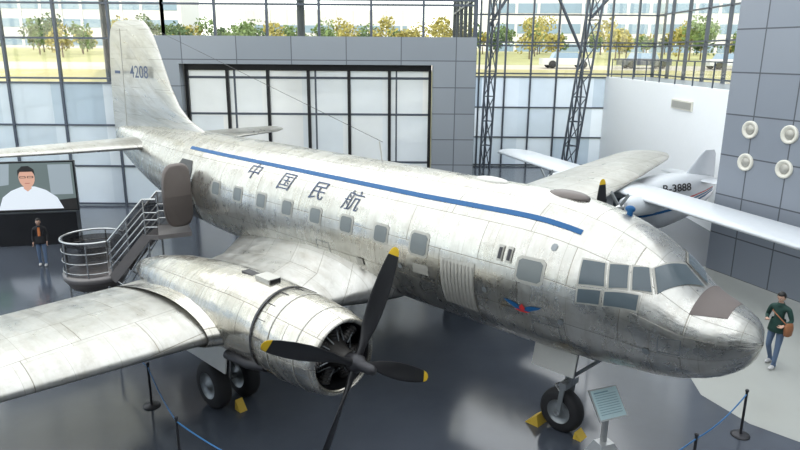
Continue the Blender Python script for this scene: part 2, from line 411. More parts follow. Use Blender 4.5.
# wings
def airfoil(n=14, t=.14):
    pts = []
    def th(c): return 5*t*(.2969*sqrt(c)-.126*c-.3516*c*c+.2843*c**3-.1036*c**4)
    cs = [(1-cos(pi*i/n))/2 for i in range(n+1)]
    for c in reversed(cs): pts.append((c, th(c)+.02*sin(pi*c)))
    for c in cs[1:-1]: pts.append((c, -th(c)+.02*sin(pi*c)))
    return pts
def wing(name, sts, side, mat, axis='y', parent=AC):
    mb = MB(); rings = []; uvs = []
    for (y, le, te, z, t) in sts:
        r = []; uu = []; c = le-te; acc = 0
        for (a, b) in airfoil(t=t):
            p = Vector((le-a*c, side*y, z+b*c)) if axis == 'y' else Vector((le-a*c, b*c, y))
            if r: acc += (p-r[-1]).length
            r.append(p); uu.append((y, acc))
        uu.append((y, acc)); rings.append(r); uvs.append(uu)
    mb.rings(rings, mat, cap=True, uvs=uvs); return mb.build(name, parent)
WS = [(.6, -6.5, -12.6, 2.20, .21), (1.15, -6.75, -12.35, 2.12, .20), (1.5, -7.0, -12.1, 2.04, .175), (1.9, -7.2, -11.8, 2.0, .155), (2.5, -7.35, -11.6, 1.98, .145), (4.8, -7.45, -11.3, 1.99, .14), (8.2, -7.42, -10.75, 2.17, .13), (12, -7.5, -10.2, 2.66, .12), (15, -7.65, -9.75, 3.02, .11), (15.5, -7.8, -9.6, 3.07, .10), (15.85, -8.0, -9.4, 3.10, .08), (16.0, -8.35, -9.1, 3.11, .05)]
wing('wing_starboard', WS, -1, M['aluwing']); wing('wing_port', WS, 1, M['aluwing'])
TSs = [(.2, -17.9, -20.9, 3.9, .12), (.9, -18.3, -20.9, 3.9, .11), (3.2, -18.55, -20.75, 3.93, .10), (4.9, -18.85, -20.55, 3.95, .09), (5.3, -19.1, -20.4, 3.96, .08), (5.5, -19.4, -20.1, 3.96, .05)]
wing('tailplane_starboard', TSs, -1, M['aluwing']); wing('tailplane_port', TSs, 1, M['aluwing'])
FS = [(3.75, -16.0, -22.25, 0, .05), (4.45, -15.3, -22.25, 0, .04), (4.62, -15.9, -22.25, 0, .04), (4.85, -16.6, -22.25, 0, .05), (5.2, -17.15, -22.22, 0, .06), (5.8, -17.65, -22.18, 0, .07), (6.6, -18.1, -22.1, 0, .07), (7.3, -18.5, -21.95, 0, .07), (7.65, -18.8, -21.8, 0, .065), (7.83, -19.1, -21.55, 0, .06), (7.92, -19.6, -21.2, 0, .04)]
wing('tail_fin', FS, 1, M['aluwing'], axis='z')
mb = MB()
for s_ in (1, -1): mb.box((-20.75, s_*.165, 6.0), (.035, .02, 3.3), M['frame'], Matrix.Rotation(radians(3), 3, 'Y'))
mb.build('rudder_hinge', AC)

# nacelle + engine
def nacelle(side, th0):
    y0 = side*3.85
    E = bpy.data.objects.new('engine_nacelle', None); COL.objects.link(E); E.parent = AC
    mb = MB(); CZ = 2.22
    prof = [(-4.96, .56), (-4.92, .585), (-4.91, .61), (-4.94, .64), (-5.03, .67), (-5.3, .715), (-5.7, .755), (-6.1, .775), (-6.42, .775), (-6.45, .75)]
    n = 40; rings = []; uvs = []
    for a, r in prof:
        rings.append([(a, y0+r*sin(pi+2*pi*k/n), CZ+r*cos(pi+2*pi*k/n)) for k in range(n)]); uvs.append([(a, 5*k/n) for k in range(n+1)])
    mb.rings(rings, M['alunac'], cap=False, uvs=uvs)
    mb.lathe([(-4.96, .56), (-5.1, .55), (-5.5, .58), (-5.55, .02)], M['black'], (0, y0, CZ), n=n)
    nb = [(-6.3, CZ, .74, .74, .74), (-6.6, 2.24, .765, .77, .78), (-7.3, 2.22, .79, .80, .82), (-8.2, 2.2, .80, .76, .80), (-9.2, 2.18, .76, .68, .72), (-10.2, 2.16, .66, .56, .58), (-11.2, 2.12, .46, .38, .38), (-11.9, 2.08, .24, .2, .2), (-12.25, 2.05, .03, .03, .03)]
    rings = []; uvs = []
    for x, zc, ry, rt, rb in nb:
        rr = []
        for k in range(n):
            t = pi+2*pi*k/n; rr.append((x, y0+ry*sin(t), zc+(rt if cos(t) > 0 else rb)*cos(t)))
        rings.append(rr); uvs.append([(x, 5*k/n) for k in range(n+1)])
    mb.rings(rings, M['alunac'], cap=False, uvs=uvs)
    mb.lathe([(-6.46, .755), (-6.44, .782), (-6.38, .785)], M['darkmetal'], (0, y0, CZ), n=n)
    for x, r in ((-5.32, .722), (-5.95, .775)): mb.lathe([(x-.012, r), (x, r+.006), (x+.012, r)], M['frame'], (0, y0, CZ), n=n)
    for k in range(16):
        t = 2*pi*(k+.5)/16
        mb.box((-6.27, y0+.778*sin(t), CZ+.778*cos(t)), (.26, .010, .012), M['darkmetal'], Matrix.Rotation(-t, 3, 'X'))
    mb.box((-6.95, y0, 3.03), (.42, .26, .10), M['plate']); mb.box((-6.74, y0, 3.04), (.05, .20, .07), M['black'])
    mb.box((-7.5, y0, 3.0), (.35, .16, .04), M['darkmetal'])
    mb.tube([(-6.3, y0-.55, 1.75), (-6.8, y0-.62, 1.66), (-7.4, y0-.64, 1.64)], .09, M['darkmetal'])
    for sd in (1, -1):
        rings = []
        for w, dz in ((.62, .36), (.78, .30), (.98, .22)):
            c = 3.9; r = []
            for a, b in airfoil(t=.14+dz*.18): r.append((-7.42+.22*(1.0-w)*2-a*c, y0+sd*w, 2.0+b*c))
            rings.append(r)
        mb.rings(rings, M['alunac'], cap=False, uvs=[[(i*.2, k*.1) for k in range(len(rings[0])+1)] for i in range(3)])
    mb.build('nacelle_body', E)
    mb = MB()
    mb.lathe([(-5.5, .30), (-5.25, .30), (-5.12, .24), (-5.0, .17), (-4.8, .13)], M['engine'], (0, y0, CZ), n=20)
    for row, xr in ((0, -5.18), (1, -5.40)):
        for k in range(7):
            t = 2*pi*(k+row*.5)/7
            d = Vector((0, sin(t), cos(t)))
            c0 = Vector((xr, y0, CZ))
            for q in range(5):
                a = .28+q*.048
                mb.tube([c0+d*a, c0+d*(a+.03)], .10, M['engine'], n=12)
            mb.tube([c0+d*.2, c0+d*.53], .075, M['darkmetal'], n=10)
            mb.tube([c0+d*.53+Vector((.05, 0, 0)), Vector((-5.05, y0, CZ))+d*.24], .012, M['hub'], n=6)
    mb.build('radial_engine', E)
    mb = MB(); hx = -4.64; hz = CZ
    mb.lathe([(-.22, .10), (-.12, .13), (-.05, .15), (.06, .15), (.10, .11), (.16, .09), (.34, .085), (.40, .065), (.42, .0)], M['darkmetal'], (hx, y0, hz), n=24)
    for k in range(4):
        a = th0+k*pi/2
        rad = Vector((0, -sin(a), cos(a))); tan = Vector((0, -cos(a), -sin(a))); fw = Vector((1, 0, 0))
        def ring(r, ch, tk, pit):
            cdir = tan*cos(pit)-fw*sin(pit); nd = fw*cos(pit)+tan*sin(pit)
            o = Vector((hx, y0, hz))+rad*r; rr = []
            for q in range(16):
                g = 2*pi*q/16
                rr.append(o+cdir*(cos(g)*ch/2)+nd*(sin(g)*tk/2))
            return rr
        st = [(.10, .13, .13, 1.0), (.26, .12, .12, .95), (.40, .16, .085, .85), (.60, .24, .06, .70), (.85, .29, .045, .56), (1.1, .31, .035, .46), (1.4, .29, .026, .38), (1.66, .24, .02, .33), (1.78, .20, .017, .31)]
        mb.rings([ring(*q) for q in st], M['black'], cap=False)
        mb.rings([ring(*q) for q in [(1.78, .20, .018, .31), (1.85, .165, .015, .31), (1.895, .11, .012, .31), (1.912, .03, .008, .31)]], M['yellow'], cap=True)
    mb.build('propeller', E)
nacelle(-1, .477*-1); nacelle(1, .02)

# landing gear
def wheel(mb, c, r, w, ax='y'):
    mb.lathe([(-w/2, r*.55), (-w/2, r*.82), (-w*.38, r*.95), (-w*.15, r), (w*.15, r), (w*.38, r*.95), (w/2, r*.82), (w/2, r*.55)], M['tyre'], c, 'y', 32)
    for s_ in (1, -1): mb.lathe([(s_*w*.5, r*.56), (s_*w*.42, r*.5), (s_*w*.30, r*.42), (s_*w*.34, r*.2), (s_*w*.48, r*.16), (s_*w*.5, 0)], M['hub'], c, 'y', 24)
def chock(mb, x, s_, y, w, ln, h):
    mb.add([(x, y-w, 0), (x+s_*ln, y-w, 0), (x+s_*ln*.15, y-w, h), (x, y+w, 0), (x+s_*ln, y+w, 0), (x+s_*ln*.15, y+w, h)], [(0, 1, 2), (3, 5, 4), (0, 3, 4, 1), (1, 4, 5, 2), (2, 5, 3, 0)], M['chock'])
mb = MB()
for sd in (-1, 1):
    y0 = sd*3.85
    for dy in (-.33, .33): wheel(mb, (-8.54, y0+dy, .50), .50, .30)
    mb.tube([(-8.54, y0-.45, .5), (-8.54, y0+.45, .5)], .06, M['steel'])
    mb.tube([(-8.54, y0, .5), (-8.42, y0, 1.1)], .065, M['steel']); mb.tube([(-8.44, y0, 1.0), (-8.3, y0, 1.7)], .10, M['hub'])
    mb.tube([(-8.5, y0-.1, .7), (-9.3, y0-.15, 1.6)], .04, M['hub']); mb.tube([(-8.5, y0+.1, .7), (-9.3, y0+.15, 1.6)], .04, M['hub'])
    for dy in (-.55, .55): mb.box((-8.35, y0+dy, 1.42), (1.5, .03, .55), M['plate'], Matrix.Rotation(radians(8*(1 if dy > 0 else -1)), 3, 'X'))
    chock(mb, -8.14, 1, y0+.05*sd, .08, .20, .22)
mb.build('main_landing_gear', AC)
mb = MB(); nx = -3.15
wheel(mb, (nx, 0, .43), .43, .28)
for dy in (-.20, .20): mb.box((nx+.06, dy, .72), (.09, .035, .62), M['hub'], Matrix.Rotation(radians(6), 3, 'Y'))
mb.box((nx+.10, 0, 1.02), (.14, .46, .12), M['hub'])
mb.tube([(nx+.10, 0, 1.0), (nx+.2, 0, 1.9)], .085, M['hub']); mb.tube([(nx, -.22, .43), (nx, .22, .43)], .05, M['steel'])
mb.tube([(nx+.15, .05, 1.15), (nx+.85, .05, 1.85)], .035, M['hub']); mb.tube([(nx+.2, -.1, 1.2), (nx-.1, -.12, .95), (nx+.05, -.1, .75)], .025, M['steel'])
for sd in (-1, 1): mb.box((nx+.0, sd*.42, 1.60), (.85, .03, .42), M['plate'], Matrix.Rotation(radians(12*sd), 3, 'X'))
chock(mb, nx-.33, -1, -.06, .20, .30, .24); chock(mb, nx+.33, 1, 0, .12, .16, .14)
mb.build('nose_landing_gear', AC)

# roof fittings
mb = MB()
mb.ell((-3.35, 0, 4.50), (.42, .22, .11), M['brown']); mb.ell((-5.0, 0, 4.55), (.40, .14, .08), M['plate'])
mb.tube([(-2.3, .2, 4.28), (-2.3, .2, 4.42)], .05, M['blue']); mb.ell((-2.3, .2, 4.42), (.09, .05, .06), M['blue'])
mb.tube([(-8, .0, 5.0), (-18.9, 0, 7.7)], .006, M['darkmetal'], n=5)
mb.tube([(-8, 0, 4.5), (-8.1, 0, 5.0)], .015, M['plate'])
mb.build('antenna_fittings', AC)

# cabin door (open) and a black patch painting the shade inside the doorway
mb = MB()
zpatch(mb, -15.2, -14.3, 2.2, 3.95, .012, M['black'], corner=1, nx=6, nt=8)
mb.build('doorway_shade_patch', AC)
mb = MB(); hx = -14.28; pts = []
for i in range(32):
    g = 2*pi*i/32; e = 3.6
    cx = (abs(cos(g))**(2/e))*(1 if cos(g) >= 0 else -1); cz = (abs(sin(g))**(2/e))*(1 if sin(g) >= 0 else -1)
    pts.append((cx*.42, cz*.88))
rings = []
for dx, k in ((0, .94), (.03, 1), (.10, 1), (.13, .94)):
    rings.append([(hx+dx-.02*p[1]-.10*p[1]**2, -1.80+p[0]*k+.10*p[1]**2, 3.08+p[1]*k) for p in pts])
mb.rings(rings, M['brown']); mb.box((hx+.05, -1.36, 3.0), (.08, .12, .5), M['steel'])
mb.build('cabin_door', AC)

# ------------------------------------------------------------------ boarding stairs (world)
SE = empty('boarding_stairs', (0, 0, 0))
mb = MB()
lc = Vector((-8.55, 17.35, 0)); r0 = .85; zl = .95
mb.lathe([(zl-.16, r0-.02), (zl-.16, r0), (zl, r0), (zl, 0)], M['stairskirt'], (lc.x, lc.y, 0), 'z', 28)
mb.lathe([(zl-.16, r0-.02), (zl-.42, r0-.18), (zl-.42, 0)], M['brown'], (lc.x, lc.y, 0), 'z', 28)
arc = [radians(a) for a in range(42, 319, 12)]
for h in (.12, .4, .68, .98):
    mb.tube([(lc.x+r0*.96*cos(a), lc.y+r0*.96*sin(a), zl+h) for a in arc], .03 if h > .9 else .014, M['steel'], n=8)
for a in arc[::4]: mb.tube([(lc.x+r0*.96*cos(a), lc.y+r0*.96*sin(a), zl), (lc.x+r0*.96*cos(a), lc.y+r0*.96*sin(a), zl+.98)], .022, M['steel'], n=8)
rg = [[(lc.x+r0*.93*cos(a), lc.y+r0*.93*sin(a), zl+z) for a in arc] for z in (.02, .85)]
mb.rings(rg, M['smoked'], cap=False, closed=False)
ns = 6; x0 = -7.85; x1 = -6.85; zt = 2.12
for i in range(ns):
    x = x0+(x1-x0)*(i+.5)/ns; z = zl+(zt-zl)*(i+1)/(ns+1)
    mb.box((x, lc.y, z-.02), (.24, 1.0, .04), M['stairskirt'])
for sy in (-.52, .52):
    mb.box(((x0+x1)/2, lc.y+sy, (zl+zt)/2-.08), (1.62, .05, .26), M['stairskirt'], Matrix.Rotation(-atan2(zt-zl, x1-x0), 3, 'Y'))
    for h in (.22, .42, .62, .98):
        mb.tube([(x0-.05, lc.y+sy, zl+h), (x1, lc.y+sy, zt+h), (x1+.35, lc.y+sy, zt+h)], .032 if h > .9 else .022, M['steel'], n=8)
    for t in (0, .5, 1): mb.tube([(x0+(x1-x0)*t, lc.y+sy, zl+(zt-zl)*t-.1), (x0+(x1-x0)*t, lc.y+sy, zl+(zt-zl)*t+.98)], .024, M['steel'], n=8)
    mb.add([(x0, lc.y+sy, zl+.0), (x1, lc.y+sy, zt), (x1+.35, lc.y+sy, zt), (x1+.35, lc.y+sy, zt+.95), (x1, lc.y+sy, zt+.95), (x0, lc.y+sy, zl+.95)], [(0, 1, 4, 5), (1, 2, 3, 4)], M['smoked'])
mb.add([(x1, lc.y-.55, zt), (x1+.35, lc.y-.55, zt), (-5.72, 17.2, zt), (-6.15, 18.2, zt), (x1, lc.y+.55, zt), (x1, lc.y-.55, zt-.12), (x1+.35, lc.y-.55, zt-.12), (-5.72, 17.2, zt-.12), (-6.15, 18.2, zt-.12), (x1, lc.y+.55, zt-.12)],
       [(0, 1, 2, 3, 4), (5, 9, 8, 7, 6), (0, 5, 6, 1), (1, 6, 7, 2), (2, 7, 8, 3), (3, 8, 9, 4), (4, 9, 5, 0)], M['stairskirt'])
for (ax, ay) in ((-9.1, 16.9), (-9.1, 17.8), (-8.0, 16.85), (-8.0, 17.85), (-6.8, 16.85), (-6.8, 17.85)):
    top = zl-.3 if ax < -7.5 else zt-.1
    mb.tube([(ax, ay, 0), (ax, ay, top)], .03, M['steel'], n=8); mb.box((ax, ay, .02), (.16, .16, .04), M['steel'])
for ay in (16.87, 17.83):
    mb.tube([(-9.1, ay, .05), (-8.0, ay, .65)], .02, M['steel'], n=6); mb.tube([(-8.0, ay, .05), (-9.1, ay, .65)], .02, M['steel'], n=6)
    mb.tube([(-8.0, ay, .1), (-6.8, ay, 1.9)], .02, M['steel'], n=6); mb.tube([(-6.8, ay, .1), (-8.0, ay, .95)], .02, M['steel'], n=6)
mb.build('stair_structure', SE)

# ------------------------------------------------------------------ second aircraft
A2 = empty('high_wing_airplane', (8.0, 23.3, 0), radians(197.9))
sts = [(3.25, 1.25, .03, .03), (3.1, 1.28, .22, .22), (2.6, 1.33, .48, .55), (1.8, 1.38, .70, .83), (.9, 1.40, .76, .90), (-.6, 1.42, .78, .93), (-1.3, 1.52, .78, .98), (-1.9, 1.62, .76, .98), (-2.8, 1.76, .64, .86), (-3.5, 1.90, .44, .64), (-4.1, 2.06, .22, .38), (-4.35, 2.2, .02, .05)]
mb = MB(); rings = []
def se(a, p=.72): return abs(a)**p*(1 if a > 0 else -1)
for x, zc, ry, rz in sts:
    rings.append([(x, ry*se(sin(2*pi*k/36)), zc+rz*se(cos(2*pi*k/36))) for k in range(36)])
mb.rings(rings, M['whiteair'], cap=False)
def ryx(x, K=2):
    for a, b in zip(sts, sts[1:]):
        if a[0] >= x >= b[0]:
            t = (a[0]-x)/(a[0]-b[0]); return a[K]*(1-t)+b[K]*t
    return .1
for s_ in (1, -1):
    for dz, hh, m in ((.10, .07, M['red']), (-.02, .07, M['blue']), (-.20, .10, M['blue'])):
        vs = []; X = [2.0, 1.8, .9, 0, -.6, -1.3, -1.9, -2.3, -2.8, -3.2, -3.5, -4.0]
        for x in X: vs += [(x, s_*(ryx(x)+.010), ryx(x, 1)+dz*ryx(x, 3)), (x, s_*(ryx(x)+.010), ryx(x, 1)+(dz+hh)*ryx(x, 3))]
        mb.add(vs, [(2*i, 2*i+1, 2*i+3, 2*i+2) for i in range(len(X)-1)], m)
    for x in (1.3, .5, -.3): mb.box((x, s_*.76, 1.85), (.5, .03, .34), M['winglass'])
mb.build('fuselage_body', A2)
W2 = [(0, .95, -.95, 2.34, .13), (8.2, .9, -.9, 2.37, .13), (8.55, .7, -.75, 2.37, .10), (8.65, .3, -.4, 2.37, .07)]
wing('wing_left', W2, 1, M['whiteair'], parent=A2); wing('wing_right', W2, -1, M['whiteair'], parent=A2)
T2 = [(0, -3.2, -4.2, 2.35, .1), (1.9, -3.35, -4.15, 2.37, .09), (2.0, -3.5, -4.0, 2.37, .05)]
wing('tail_left', T2, 1, M['whiteair'], parent=A2); wing('tail_right', T2, -1, M['whiteair'], parent=A2)
wing('fin', [(2.1, -2.6, -4.25, 0, .08), (2.6, -2.9, -4.25, 0, .08), (3.3, -3.5, -4.2, 0, .08), (3.45, -3.7, -4.1, 0, .05)], 1, M['whiteair'], axis='z', parent=A2)
mb = MB()
for s_ in (1, -1):
    mb.lathe([(.05, 0), (.02, .2), (0, .28), (-.1, .32), (-.4, .34), (-1.1, .3), (-1.8, .05)], M['whiteair'], (1.5, s_*2.3, 2.1), 'x', 20)
    mb.lathe([(.04, .12), (.2, .08), (.35, 0)], M['steel'], (1.5, s_*2.3, 2.1), 'x', 16)
    for k in range(2): mb.box((1.65, s_*2.3, 2.1), (.03, .10, 1.3), M['hub'], Matrix.Rotation(radians(50+k*90), 3, 'X'))
    mb.tube([(.3, s_*.6, 1.0), (.1, s_*1.5, .35)], .06, M['whiteair']); mb.tube([(.1, s_*1.5, .35), (.3, s_*.9, 2.3)], .04, M['whiteair'])
    wheel(mb, (.1, s_*1.55, .32), .32, .2)
wheel(mb, (2.5, 0, .25), .25, .16); mb.tube([(2.5, .0, .25), (2.5, 0, 1.0)], .05, M['steel'])
mb.build('engines_and_gear', A2)
text_mesh('B-3888', .50, 'registration', M['black'], lambda u, v: Vector((-1.95-u*.95, ryx(-1.95-u*.95)*(1-.10*max(0, v+.1)/.4)+.02, 2.22+v*.75)), A2, cuts=0, bold=.010)

# ------------------------------------------------------------------ ROOM
mb = MB(); mb.box((-4, 16.5, -.1), (40, 53, .2), M['floor']); mb.build('floor')
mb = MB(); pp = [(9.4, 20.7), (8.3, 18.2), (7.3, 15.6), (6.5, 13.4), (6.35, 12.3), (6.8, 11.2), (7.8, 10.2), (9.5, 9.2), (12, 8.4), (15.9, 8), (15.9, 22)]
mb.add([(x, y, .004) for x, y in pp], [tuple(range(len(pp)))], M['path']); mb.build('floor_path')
mb = MB(); mb.box((-4, 16.5, 13.6), (40, 53, .3), M['ceil']); mb.build('ceiling')
mb = MB(); mb.box((-4, -4.6, 5.15), (36, 10.4, .3), M['concrete']); mb.build('floor_mezzanine')

def curtain(name, p0, p1, z0, z1, mod, trans, zsplit, mat=None, th=.10):
    mat = mat or M['mull']; mb = MB(); p0 = Vector((*p0, 0)); p1 = Vector((*p1, 0)); d = (p1-p0); L = d.length; d.normalize()
    R = Matrix.Rotation(atan2(d.y, d.x), 3, 'Z'); n = max(1, round(L/mod))
    for i in range(n+1):
        c = p0+d*(L*i/n); mb.box((c.x, c.y, (z0+z1)/2), (th, .18, z1-z0), mat, R)
    c = (p0+p1)/2
    for z in trans:
        if z0 <= z <= z1: mb.box((c.x, c.y, z), (L, .14, th*.8), mat, R)
    def pane(a, b, m):
        if b > a: mb.add([(p0.x, p0.y, a), (p1.x, p1.y, a), (p1.x, p1.y, b), (p0.x, p0.y, b)], [(0, 1, 2, 3)], m)
    pane(z0, min(zsplit, z1), M['frost']); pane(max(zsplit, z0), z1, M['glass'])
    return mb.build(name, recalc=False)
TL = [.1, 1.85, 3.7, 5.55, 5.75, 7.45, 8.9, 9.1, 10.6, 12.2]
curtain('window_1', (-22, 29.3), (-10.3, 29.3), 0, 13.4, 2.3, TL, 5.55)
curtain('window_7', (-10.3, 29.3), (3.2, 29.3), 7.3, 13.4, 2.25, TL, 5.55)
TR = [.1, 1.85, 3.7, 5.55, 5.75, 7.4, 7.6, 9.2, 11, 12.6]
curtain('window_2', (3.2, 41), (15.9, 41), 0, 13.4, 1.6, TR, 5.55)
curtain('window_3', (3.2, 29.3), (3.2, 41), 0, 13.4, 2.3, TR, 5.55)
curtain('window_4', (15.4, 22.8), (15.4, 40.9), 5.5, 13.4, 2.2, TR[3:], 5.4)
curtain('window_5', (-22, -9.5), (-22, 29.2), 0, 13.4, 3.0, TL, 5.55)
mb = MB(); Y = 28.55
mb.box(((-10.3-9.35)/2, Y, 3.78), (.95, .9, 7.56), M['portal']); mb.box(((1.35+3.15)/2, Y, 3.78), (1.8, .9, 7.56), M['portal'])
mb.box(((-9.35+1.35)/2, Y, 6.99), (10.7, .9, 1.14), M['portal'])
mb.build('wall_portal')
mb = MB(); Yw = 28.75
mb.box((-4, Yw, 6.28), (10.6, .25, .26), M['black']); mb.box((-4, Yw, 5.85), (10.6, .12, .10), M['mull'])
for i in range(7):
    x = -9.25+i*10.5/6; mb.box((x, Yw, 3.1), (.13, .2, 6.2), M['black'])
    if i in (1, 3, 5): mb.box((x+.3, Yw, 3.1), (.07, .1, 6.2), M['mull'])
for z in (.1, 2.2, 4.3): mb.box((-4, Yw, z), (10.5, .12, .09), M['mull'])
mb.add([(-9.3, Yw+.05, 0), (1.3, Yw+.05, 0), (1.3, Yw+.05, 6.2), (-9.3, Yw+.05, 6.2)], [(0, 1, 2, 3)], M['frostw'])
mb.build('window_6', recalc=False)
mb = MB(); mb.box((12.75, 33, 2.8), (.3, 16, 5.6), M['white']); mb.build('wall_white')
mb = MB(); mb.box((14.15, 31.9, 5.5), (2.5, 18, .2), M['mulllight']); mb.build('terrace_floor')
mb = MB()
for i in range(9): mb.box((12.7, 25.2+i*1.88, 6.1), (.05, .05, 1.1), M['mull'])
mb.box((12.7, 32.7, 6.65), (.07, 15.2, .05), M['mull']); mb.add([(12.7, 25.1, 5.62), (12.7, 40.3, 5.62), (12.7, 40.3, 6.6), (12.7, 25.1, 6.6)], [(0, 1, 2, 3)], M['railglass'])
mb.build('balcony_railing', recalc=False)
mb = MB(); mb.box((12.57, 29.5, 4.75), (.06, 2.2, .42), M['vent']); mb.box((12.53, 29.5, 4.75), (.02, 2.0, .3), M['frame']); mb.build('wall_grille')
w0 = Vector((10.3, 20.8)); wd = Vector((.376, -.9266)).normalized()
L = 13.5; e1 = w0+wd*L
back = w0+Vector((5.5, 1.9))
mb = MB()
mb.add([(w0.x, w0.y, 0), (e1.x, e1.y, 0), (e1.x, e1.y, 13.4), (w0.x, w0.y, 13.4)], [(0, 1, 2, 3)], M['gwall'], uv=[(.3, 0), (L+.3, 0), (L+.3, 13.4), (.3, 13.4)])
mb.add([(w0.x, w0.y, 0), (back.x, back.y, 0), (back.x, back.y, 13.4), (w0.x, w0.y, 13.4)], [(0, 3, 2, 1)], M['gwall'], uv=[(0, 0), (5.8, 0), (5.8, 13.4), (0, 13.4)])
mb.build('wall_right', recalc=False)
nrm = Vector((wd.y, -wd.x, 0))
if nrm.x > 0: nrm = -nrm
for s_ in (.97, 2.29):
    for z in (4.72, 3.72):
        mb = MB(); mb.lathe([(0, .27), (.05, .27), (.07, .24), (.05, .19), (.02, .17), (.02, 0)], M['vent'], (0, 0, 0), 'x', 28)
        mb.lathe([(.025, .15), (.05, .13), (.06, 0)], M['frame'], (0, 0, 0), 'x', 20)
        c = Vector((w0.x, w0.y, z))+Vector((wd.x, wd.y, 0))*s_
        mb.build('wall_vent', loc=c, rot=(0, 0, atan2(nrm.y, nrm.x)))
mb = MB(); mb.box((-4, -9.7, 6.7), (40, .3, 13.4), M['portal']); mb.build('wall_south')
mb = MB(); mb.box((15.6, -.6, 6.7), (.3, 18, 13.4), M['white']); mb.build('wall_east')
def truss(name, bx, by, tx, ty, w=.85, z1=13.3):
    mb = MB(); cs = [(-w/2, -w/4), (w/2, -w/4), (0, w/2)]
    P = lambda c, z: Vector((bx+(tx-bx)*z/z1+c[0], by+(ty-by)*z/z1+c[1], z))
    for c in cs: mb.tube([P(c, 0), P(c, z1)], .07, M['mull'], n=8)
    n = 9
    for i in range(n):
        a, b = z1*i/n, z1*(i+1)/n
        for j in range(3):
            c, d = cs[j], cs[(j+1) % 3]
            mb.tube([P(c, a), P(d, b)], .035, M['mull'], n=6); mb.tube([P(c, b), P(d, b)], .03, M['mull'], n=6)
    mb.build(name)
truss('truss_column', 10.3, 39.9, 11.6, 39.9); truss('truss_column', 5.2, 39.9, 5.5, 39.9, .6)
mb = MB(); mb.tube([(5.2, 40.2, 8.5), (8.2, 40.2, 13.3)], .09, M['mull']); mb.tube([(10.8, 40.2, 7), (7.6, 40.2, 13.3)], .09, M['mull']); mb.tube([(11.2, 40.2, 9), (14.8, 40.2, 13.2)], .09, M['mull']); mb.build('roof_brace')
mb = MB(); mb.tube([(-4.4, 29.75, 0), (-4.4, 29.75, 13.4)], .17, M['mull'], n=16); mb.build('column'); 
mb = MB(); mb.tube([(-13.0, 29.75, 0), (-13.0, 29.75, 13.4)], .17, M['mull'], n=16); mb.build('column')

# ------------------------------------------------------------------ video screen
VE = empty('video_screen', (-13.42, 22.9, 0), radians(12))
mb = MB()
mb.box((0, .12, 2.15), (3.26, .16, 1.84), M['black']); mb.box((0, .15, .6), (3.1, .5, 1.2), M['black'])
mb.build('cabinet', VE)
def emat(name, c, s=1.0):
    m, nt, b = newmat(name); b.inputs['Base Color'].default_value = (*[x*.2 for x in c], 1); b.inputs['Emission Color'].default_value = (*c, 1); b.inputs['Emission Strength'].default_value = s; return m
sb = emat('screen_background', (.13, .17, .17)); sg = emat('screen_green', (.06, .22, .10)); sw = emat('screen_white', (.70, .77, .84)); ss = emat('screen_skin', (.62, .36, .27)); sk = emat('screen_black', (.02, .02, .02)); sgr = emat('screen_grey', (.30, .36, .40))
mb = MB()
def fl(pts, m, k): mb.add([(x, .035-k*.003, 2.15+z) for x, z in pts], [tuple(range(len(pts)))], m)
fl([(-1.58, -.87), (1.58, -.87), (1.58, .87), (-1.58, .87)], sb, 0)
fl([(-1.5, .0), (-.6, .1), (-.5, .85), (-1.5, .85)], sgr, 1); fl([(.75, -.3), (1.5, -.3), (1.5, .8), (.75, .8)], sgr, 1); fl([(-1.58, -.3), (-1.0, -.3), (-1.1, .35), (-1.58, .3)], sg, 2)
fl([(.9, -.87), (1.58, -.87), (1.58, -.45), (1.0, -.5)], sk, 2)
fl([(-1.05, -.87), (-.85, -.35), (-.55, -.12), (-.2, .02), (.25, .02), (.6, -.12), (.95, -.4), (1.15, -.87)], sw, 3)
fl([(-.12, -.05), (0, -.16), (.14, -.05), (.14, .12), (-.12, .12)], ss, 4)
fl([(.33*cos(a)*.8+.02, .34+.36*sin(a)) for a in [2*pi*i/20 for i in range(20)]], ss, 5)
fl([(-.27, .42), (-.25, .62), (-.1, .76), (.12, .77), (.28, .64), (.31, .42), (.22, .56), (-.18, .56)], sk, 6)
for ex in (-.11, .14): fl([(ex-.10, .33), (ex+.10, .33), (ex+.10, .40), (ex-.10, .40)], sk, 6); fl([(ex-.075, .345), (ex+.075, .345), (ex+.075, .385), (ex-.075, .385)], ss, 7)
fl([(-.07, .13), (.11, .13), (.09, .155), (-.05, .155)], emat('screen_lip', (.4, .12, .1)), 6)
fl([(-1.58, -.87), (1.58, -.87), (1.58, -.82), (-1.58, -.82)], sk, 8)
mb.build('screen_picture', VE, recalc=False)

